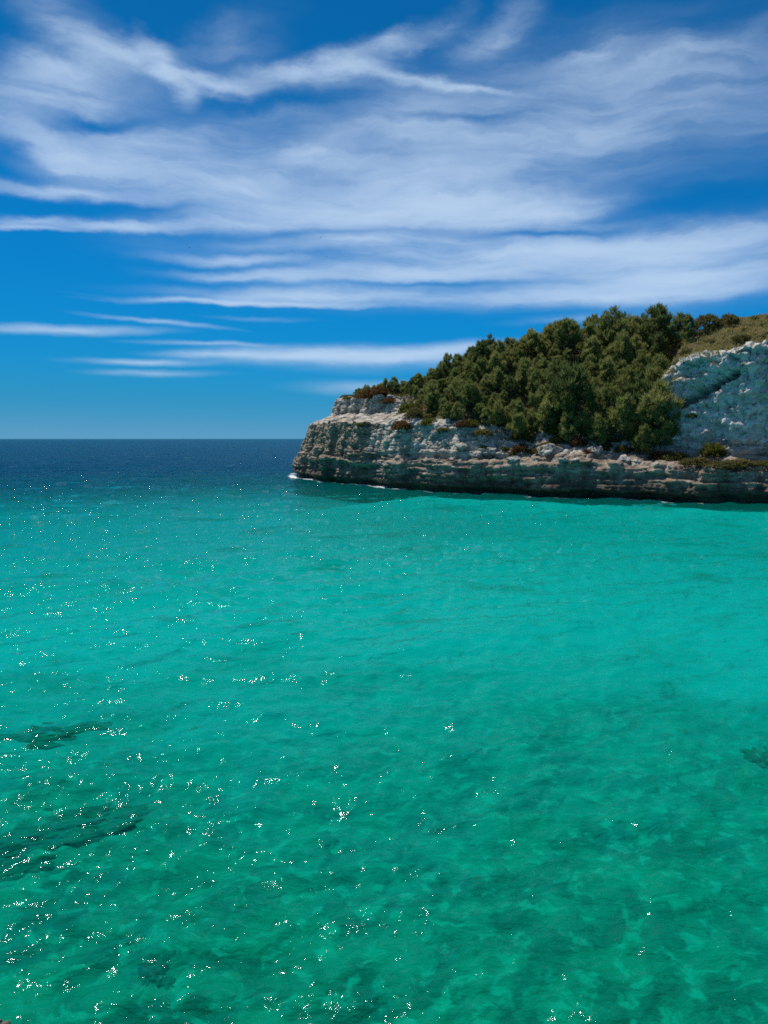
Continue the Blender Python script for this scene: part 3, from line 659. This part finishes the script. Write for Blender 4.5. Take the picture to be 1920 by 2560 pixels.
# unit-height prototypes (height 1 scaled on placement would lose tuft size; built at 6 m)
SPEC = [(101, 6.0, 2.1, .14, 34), (102, 6.0, 1.8, .18, 28), (103, 6.0, 2.4, .12, 38), (104, 6.0, 1.5, .10, 26), (105, 6.0, 2.0, .38, 28), (106, 6.0, 2.7, .16, 42)]
for i, sp in enumerate(SPEC): proto('pine%d' % i, make_pine(*sp, M_pine))
for i, sp in enumerate([(111, 6.0, 2.2, .10, 30), (112, 6.0, 1.9, .18, 26)]): proto('dark%d' % i, make_pine(*sp, M_dark))
for i in range(2): proto('russet%d' % i, make_shrub(201 + i, M_russet)); proto('olive%d' % i, make_shrub(211 + i, M_olive)); proto('bright%d' % i, make_shrub(221 + i, M_bright))
for i in range(2): proto('dome%d' % i, make_shrub(231 + i, M_olive, 0.09, 520, 9, 0.1, 0.85, 0.75))

def column_hit(px, py): return hit(px, py)
def u_of(x, y):
    i = int(np.argmin((S2[:, 0] - x) ** 2 + (S2[:, 1] - y) ** 2)); return uc[i]
placed = []
def put_tree(p, h, kind, label, cat, group, name='pine_tree'):
    placed.append((p.x, p.y))
    sx = h / 6.0 * random.uniform(0.9, 1.15)
    return plant(kind, name, p - Vector((0, 0, 0.1)), (sx, sx, h / 6.0), random.uniform(0, 6.28), label, cat, group)

# single trees that can be told apart: pixel of the foot, height
SINGLE = [
    (1644, 880, 7.6, 'dark0', 'tall dark round headed pine standing above all others on the skyline'),
    (1528, 880, 6.6, 'pine5', 'tall spreading olive pine on the skyline beyond the gap in the wood'),
    (1690, 872, 5.6, 'pine1', 'slim olive pine beside the tallest pine at the edge of the grass slope'),
    (1722, 850, 3.6, 'pine3', 'thin sparse young pine between the pine wood and the round bushes'),
    (1600, 880, 5.4, 'pine0', 'broad olive pine on the skyline touching the tallest pine'),
    (1440, 1075, 9.6, 'dark0', 'large very dark dense pine low on the slope in front of the wood'),
    (1600, 1085, 7.8, 'dark1', 'big dark pine leaning against the edge of the shaded cliff wall'),
    (1555, 1100, 6.0, 'pine2', 'wide low pine spreading above the ledge beside the cliff wall'),
    (1640, 1000, 6.0, 'pine5', 'broad yellow green pine overhanging the corner of the cliff wall'),
    (1395, 1010, 6.4, 'pine2', 'bright olive pine just behind the large very dark pine'),
    (1650, 1122, 5.6, 'pine2', 'wide leafy pine growing from the ledge over the corner of the cliff wall'),
    (1640, 1095, 7.4, 'pine0', 'rounded olive pine hiding the edge of the cliff wall behind the ledge'),
    (1300, 1110, 4.6, 'pine4', 'dark low pine rooted behind the white boulders of the ledge'),
]
for px, py, h, k, lab in SINGLE:
    p = hit(px, py)
    if p is None: p = hit(px, py + 30)
    if p: put_tree(p, h, k, lab, 'pine tree', None)
# the wood itself: spread over the slope on the ground, spacing by size
cand = []
r2 = random.Random(5)
cu0, cu1 = U[6] + 0.5, U[16]
for tries in range(5200):
    u = r2.uniform(cu0, cu1); i = int(np.searchsorted(uc, u)); i = min(i, nC - 1)
    smin = np.interp(u, U, [0]*7 + [12, 7.5, 7, 8, 6.6, 6.4, 9.8, 13, 12.5, 12.5] + [20]*9)
    smax = np.interp(u, U, [0]*7 + [46, 52, 50, 48, 42, 36, 28, 22, 19, 16] + [20]*9)
    if smax <= smin: continue
    s = r2.uniform(smin, smax); x = S2[i, 0] + Dn[i, 0] * (s + wob[i] * .5); y = S2[i, 1] + Dn[i, 1] * (s + wob[i] * .5)
    big = np.interp(u, [U[6], U[10], U[12], U[14], U[16]], [5.4, 5.2, 4.2, 2.6, 1.6]) * r2.choice([r2.uniform(0.55, 0.9), r2.uniform(0.85, 1.15), r2.uniform(1.0, 1.35)])
    gap = big * 0.60
    if x > 36.8 + (y - 106) * 0.41: continue
    if any((x - a) ** 2 + (y - b) ** 2 < gap * gap for a, b in placed): continue
    p = drop(x, y)
    if p is None or p.z < 5.5: continue
    dist_c = math.hypot(p.x, p.y)
    k = r2.choice(['pine0', 'pine1', 'pine2', 'pine3', 'pine4', 'pine5', 'pine0', 'pine2', 'dark0', 'dark1'])
    look = {'pine3': 'slender', 'pine1': 'narrow', 'pine5': 'broad spreading', 'pine2': 'wide bushy', 'pine0': 'rounded', 'pine4': 'bare stemmed', 'dark0': 'dense dark', 'dark1': 'dark bluish'}[k]
    size = 'dwarf' if big < 2.8 else 'small' if big < 4.2 else 'medium' if big < 5.8 else 'tall'
    side = 'beside the grassy slope and cliff wall' if u < U[8] else 'at the heart of the wood' if u < U[11] else 'towards the bare rocky point' if u < U[13] else 'on the scrubby rocky point'
    if s > smin + 0.62 * (smax - smin): where, grp = 'on the crest', 'pines along the crest'
    elif s > smin + 0.28 * (smax - smin): where, grp = 'halfway up the slope', 'pines on the middle slope'
    else: where, grp = 'low above the ledge', 'pines on the lower slope'
    lab = '%s %s pine %s %s' % (size, look, where, side)
    put_tree(p, big, k, lab, 'pine tree', grp)
print('pines', len(placed))

# shrubs: pixel of the foot, width m, height m, kind, label, group
SHR = [
    (1767, 822, 2.1, 2.3, 'dome0', 'large round clipped looking dark bush on the grassy crest', None),
    (1824, 812, 1.4, 1.7, 'dome1', 'smaller round bush standing apart beside the large round bush on the crest', None),
    (1300, 1128, 1.4, 1.2, 'russet0', 'russet brown shrub at the ledge below the pine wood', 'russet shrubs under the wood'),
    (1160, 1066, 1.5, 1.2, 'russet1', 'russet brown shrub at the ledge below the pine wood', 'russet shrubs under the wood'),
    (1005, 1072, 1.8, 1.7, 'russet0', 'dry brown shrub at the rim of the white rock band', None),
    (1025, 1030, 2.0, 2.2, 'bright0', 'yellow green bush above the dry brown shrub at the cliff rim', None),
    (1110, 1076, 1.3, 0.7, 'olive0', 'low flat green cushion shrub on the white rock band', None),
    (975, 1006, 1.5, 1.1, 'russet1', 'brown rounded shrub on the terrace beside the pale rock block', None),
    (925, 978, 2.2, 2.2, 'russet0', 'reddish brown heath shrub on the skyline of the point', None),
    (950, 985, 1.8, 1.8, 'russet1', 'reddish brown heath shrub below the skyline of the point', None),
    (895, 985, 1.1, 0.7, 'olive1', 'low dark scrub on top of the pale rock block', 'scrub on the rock block'),
    (868, 989, 1.0, 0.6, 'olive0', 'low dark scrub on top of the pale rock block', 'scrub on the rock block'),
    (905, 1062, 1.4, 0.6, 'olive1', 'flat green mat of scrub on the terrace of the point', None),
    (1655, 1150, 2.2, 1.5, 'russet1', 'orange brown shrub on the ledge beneath the shaded cliff', None),
    (1690, 1150, 1.8, 1.4, 'olive0', 'olive shrub between the orange brown shrub and the green bush', None),
    (1785, 1140, 1.9, 2.2, 'bright1', 'tall green bush at the foot of the shaded cliff', None),
    (1740, 1160, 2.0, 1.1, 'olive1', 'low brownish scrub on the ledge under the shaded cliff', 'scrub under the shaded cliff'),
    (1800, 1168, 2.2, 1.1, 'olive0', 'low brownish scrub on the ledge under the shaded cliff', 'scrub under the shaded cliff'),
    (1850, 1164, 2.0, 1.1, 'olive1', 'low brownish scrub on the ledge under the shaded cliff', 'scrub under the shaded cliff'),
    (1905, 1162, 1.8, 0.8, 'olive0', 'low brownish scrub on the ledge under the shaded cliff', 'scrub under the shaded cliff'),
    (1730, 1042, 0.8, 0.9, 'bright0', 'small bright green tuft growing out of the shaded cliff wall', None),
    (1395, 1085, 1.6, 1.6, 'bright1', 'bright green shrub beside the large very dark pine', None),
    (1310, 1095, 1.6, 1.7, 'bright0', 'yellowish shrub at the lower edge of the wood above the boulders', None),
    (1485, 1085, 1.5, 1.4, 'olive1', 'grey olive shrub between the two big dark pines', None),
]
for px, py, wd, h, k, lab, grp in SHR:
    p = hit(px, py)
    if p is None:
        for dy in (8, 16, 30, 45):
            p = hit(px, py + dy)
            if p: break
    if p is None: continue
    plant(k, 'shrub', p - Vector((0, 0, 0.08)), (wd, wd, h), random.uniform(0, 6.28), lab, 'shrub', grp)
# a fringe of shrubs along the foot of the wood, above the ledge
fr_names = {'bright0': 'yellow green', 'bright1': 'leafy green', 'olive0': 'olive', 'olive1': 'grey olive', 'russet0': 'rusty brown', 'dome0': 'dark'}
for tries in range(64):
    u = r2.uniform(U[6] + 1.5, U[13]); i = min(int(np.searchsorted(uc, u)), nC - 1)
    s0 = np.interp(u, U, [9]*7 + [9, 5.4, 4.8, 4.6, 4.2, 4.6, 4.0] + [5]*12); s = s0 + r2.uniform(0.0, 4.0)
    if u > U[11] and tries % 3: continue
    p = drop(S2[i, 0] + Dn[i, 0] * (s + wob[i] * .8), S2[i, 1] + Dn[i, 1] * (s + wob[i] * .8))
    if p is None or any((p.x - a) ** 2 + (p.y - b) ** 2 < 1.2 for a, b in placed): continue
    placed.append((p.x, p.y)); wd = r2.uniform(0.7, 1.6); k = r2.choice(['bright0', 'bright1', 'olive0', 'olive1', 'olive1', 'dome0', 'russet0'])
    plant(k, 'shrub', p - Vector((0, 0, .1)), (wd, wd, wd * r2.uniform(.7, 1.2)), r2.uniform(0, 6.28),
          '%s %s shrub at the foot of the pine wood %s' % ('large' if wd > 1.25 else 'medium' if wd > 0.95 else 'small', fr_names[k], 'beside the cliff wall' if u < U[8] else 'above the layered ledge' if u < U[11] else 'over the white rock band'), 'shrub', 'shrubs along the foot of the wood')
# heath shrubs sprinkled over the grassy slope and the point
for tries in range(90):
    if tries < 60:
        u = r2.uniform(U[1], U[6]); s = r2.uniform(11.5, 34); lab, grp = 'low olive heath shrub in the dry grass above the shaded cliff', 'heath shrubs on the grass slope'
    else:
        u = r2.uniform(U[13], U[17]); s = r2.uniform(11.5, 16); lab, grp = 'low olive heath shrub on the bare slope of the point', 'heath shrubs on the point'
    i = min(int(np.searchsorted(uc, u)), nC - 1); p = drop(S2[i, 0] + Dn[i, 0] * s, S2[i, 1] + Dn[i, 1] * s)
    if p is None or any((p.x - a) ** 2 + (p.y - b) ** 2 < 2 for a, b in placed): continue
    placed.append((p.x, p.y)); wd = r2.uniform(0.6, 1.4)
    plant(r2.choice(['olive0', 'olive1', 'olive0', 'russet0', 'bright1']), 'shrub', p - Vector((0, 0, .08)), (wd, wd, wd * r2.uniform(.45, .8)), r2.uniform(0, 6.28), lab, 'shrub', grp)

# grass and undergrowth: nobody could count it
def scatter(n, ufun, sfun, length, width, per, mat, name, label, upright=1.0):
    r = np.random.default_rng(n); cs = []
    for _ in range(n):
        u = ufun(r); i = min(int(np.searchsorted(uc, u)), nC - 1); s = sfun(r, u); p = drop(S2[i, 0] + Dn[i, 0] * s + r.normal() * .3, S2[i, 1] + Dn[i, 1] * s + r.normal() * .3)
        if p is not None and p.z > 6: cs.append(p)
    cs = np.array(cs); dr = np.tile(np.array([[0, 0, upright]]), (len(cs), 1)) + r.normal(size=(len(cs), 3)) * 0.25
    tone = 0.5 + 0.45 * fbm(cs * 0.25, 3)
    v, f, tn = blades(cs, dr / np.linalg.norm(dr, axis=1)[:, None], length, width, per, 0.5, r, tone)
    o = mesh_obj(name, v, f, mat, None, False, {'tone': tn}); tag(o, label, None, None, 'stuff'); return o
scatter(13000, lambda r: r.uniform(U[1], U[9]), lambda r, u: r.uniform(10.8 if u < U[7] else 22, 46), 0.42, 0.07, 7, M_grass, 'dry_grass', 'golden brown dry grass on the slope above the shaded cliff')
scatter(9000, lambda r: r.uniform(U[6], U[17]), lambda r, u: r.uniform(np.interp(u, U, [10]*7 + [11, 7, 6.5, 7, 6, 6, 9, 11.5, 12, 12, 11, 11] + [12]*7), np.interp(u, U, [46]*7 + [46, 50, 48, 46, 40, 34, 28, 22, 18, 16, 14, 14] + [14]*7)), 0.40, 0.10, 8, M_olive, 'undergrowth', 'olive brown undergrowth between the pines')

# ================================================================== birds
m, t = new_mat('dark_feathers'); M_bird = m
finish(t, t.n('ShaderNodeBsdfDiffuse', {'Color': (0.09, 0.09, 0.10, 1)}).outputs[0])
def make_bird(flap):
    path = [(-0.30, 0), (-0.22, .03), (-0.08, .075), (0.06, .085), (0.16, .06), (0.22, .055), (0.27, .03), (0.33, .006)]
    n = 10; V = []; F = []
    for (y, r_) in path:
        for j in range(n): th = 2 * math.pi * j / n; V.append((r_ * math.cos(th), y, r_ * 0.85 * math.sin(th)))
    for i in range(len(path) - 1):
        for j in range(n): F.append((i * n + j, i * n + (j + 1) % n, (i + 1) * n + (j + 1) % n, (i + 1) * n + j))
    for sgn in (-1, 1):                                              # wings: inner part rises, outer part droops, tapered
        prof = [(0.03, .13, -.07, 0), (.22, .15, -.06, .10 * flap), (.42, .13, -.04, .15 * flap), (.58, .06, -.05, .10 * flap), (.72, -.06, -.08, .02 * flap)]
        b = len(V)
        for (x, yf, yb, z) in prof:
            V += [(sgn * x, yf, z + .012), (sgn * x, yb, z), (sgn * x, yf, z - .012), (sgn * x, yb, z - .006)]
        for i in range(len(prof) - 1):
            o = b + i * 4
            for a_, c_ in ((0, 1), (1, 3), (3, 2), (2, 0)): F.append((o + a_, o + c_, o + 4 + c_, o + 4 + a_))
    b = len(V); V += [(-.03, -.27, .01), (.03, -.27, .01), (.09, -.42, 0), (-.09, -.42, 0), (-.03, -.27, -.01), (.03, -.27, -.01), (.09, -.42, -.008), (-.09, -.42, -.008)]
    F += [(b, b + 1, b + 2, b + 3), (b + 7, b + 6, b + 5, b + 4), (b, b + 3, b + 7, b + 4), (b + 1, b + 5, b + 6, b + 2)]
    return mesh_obj('gull', V, F, M_bird, None, True)
for px, py, dist_m, rot, flap, lab in [
        (801, 594, 250, (0.2, -0.75, 0.3), 1.0, 'dark gull banking steeply with wings spread under the streaky cloud'),
        (732, 626, 300, (0.1, -0.1, 0.2), 1.3, 'small gull gliding level below the banking gull'),
        (474, 619, 330, (0.1, 0.2, 1.2), 0.8, 'tiny lone gull flying apart from the others over open sea'),
        (817, 641, 380, (0.0, 0.1, 0.1), -0.6, 'faint distant gull with lowered wings flying below the banking gull')]:
    o = make_bird(flap); o.location = Vector((0, 0, CAM_H)) + ray(px, py) * dist_m; o.rotation_euler = rot
    tag(o, lab, 'bird', 'gulls over the sea')
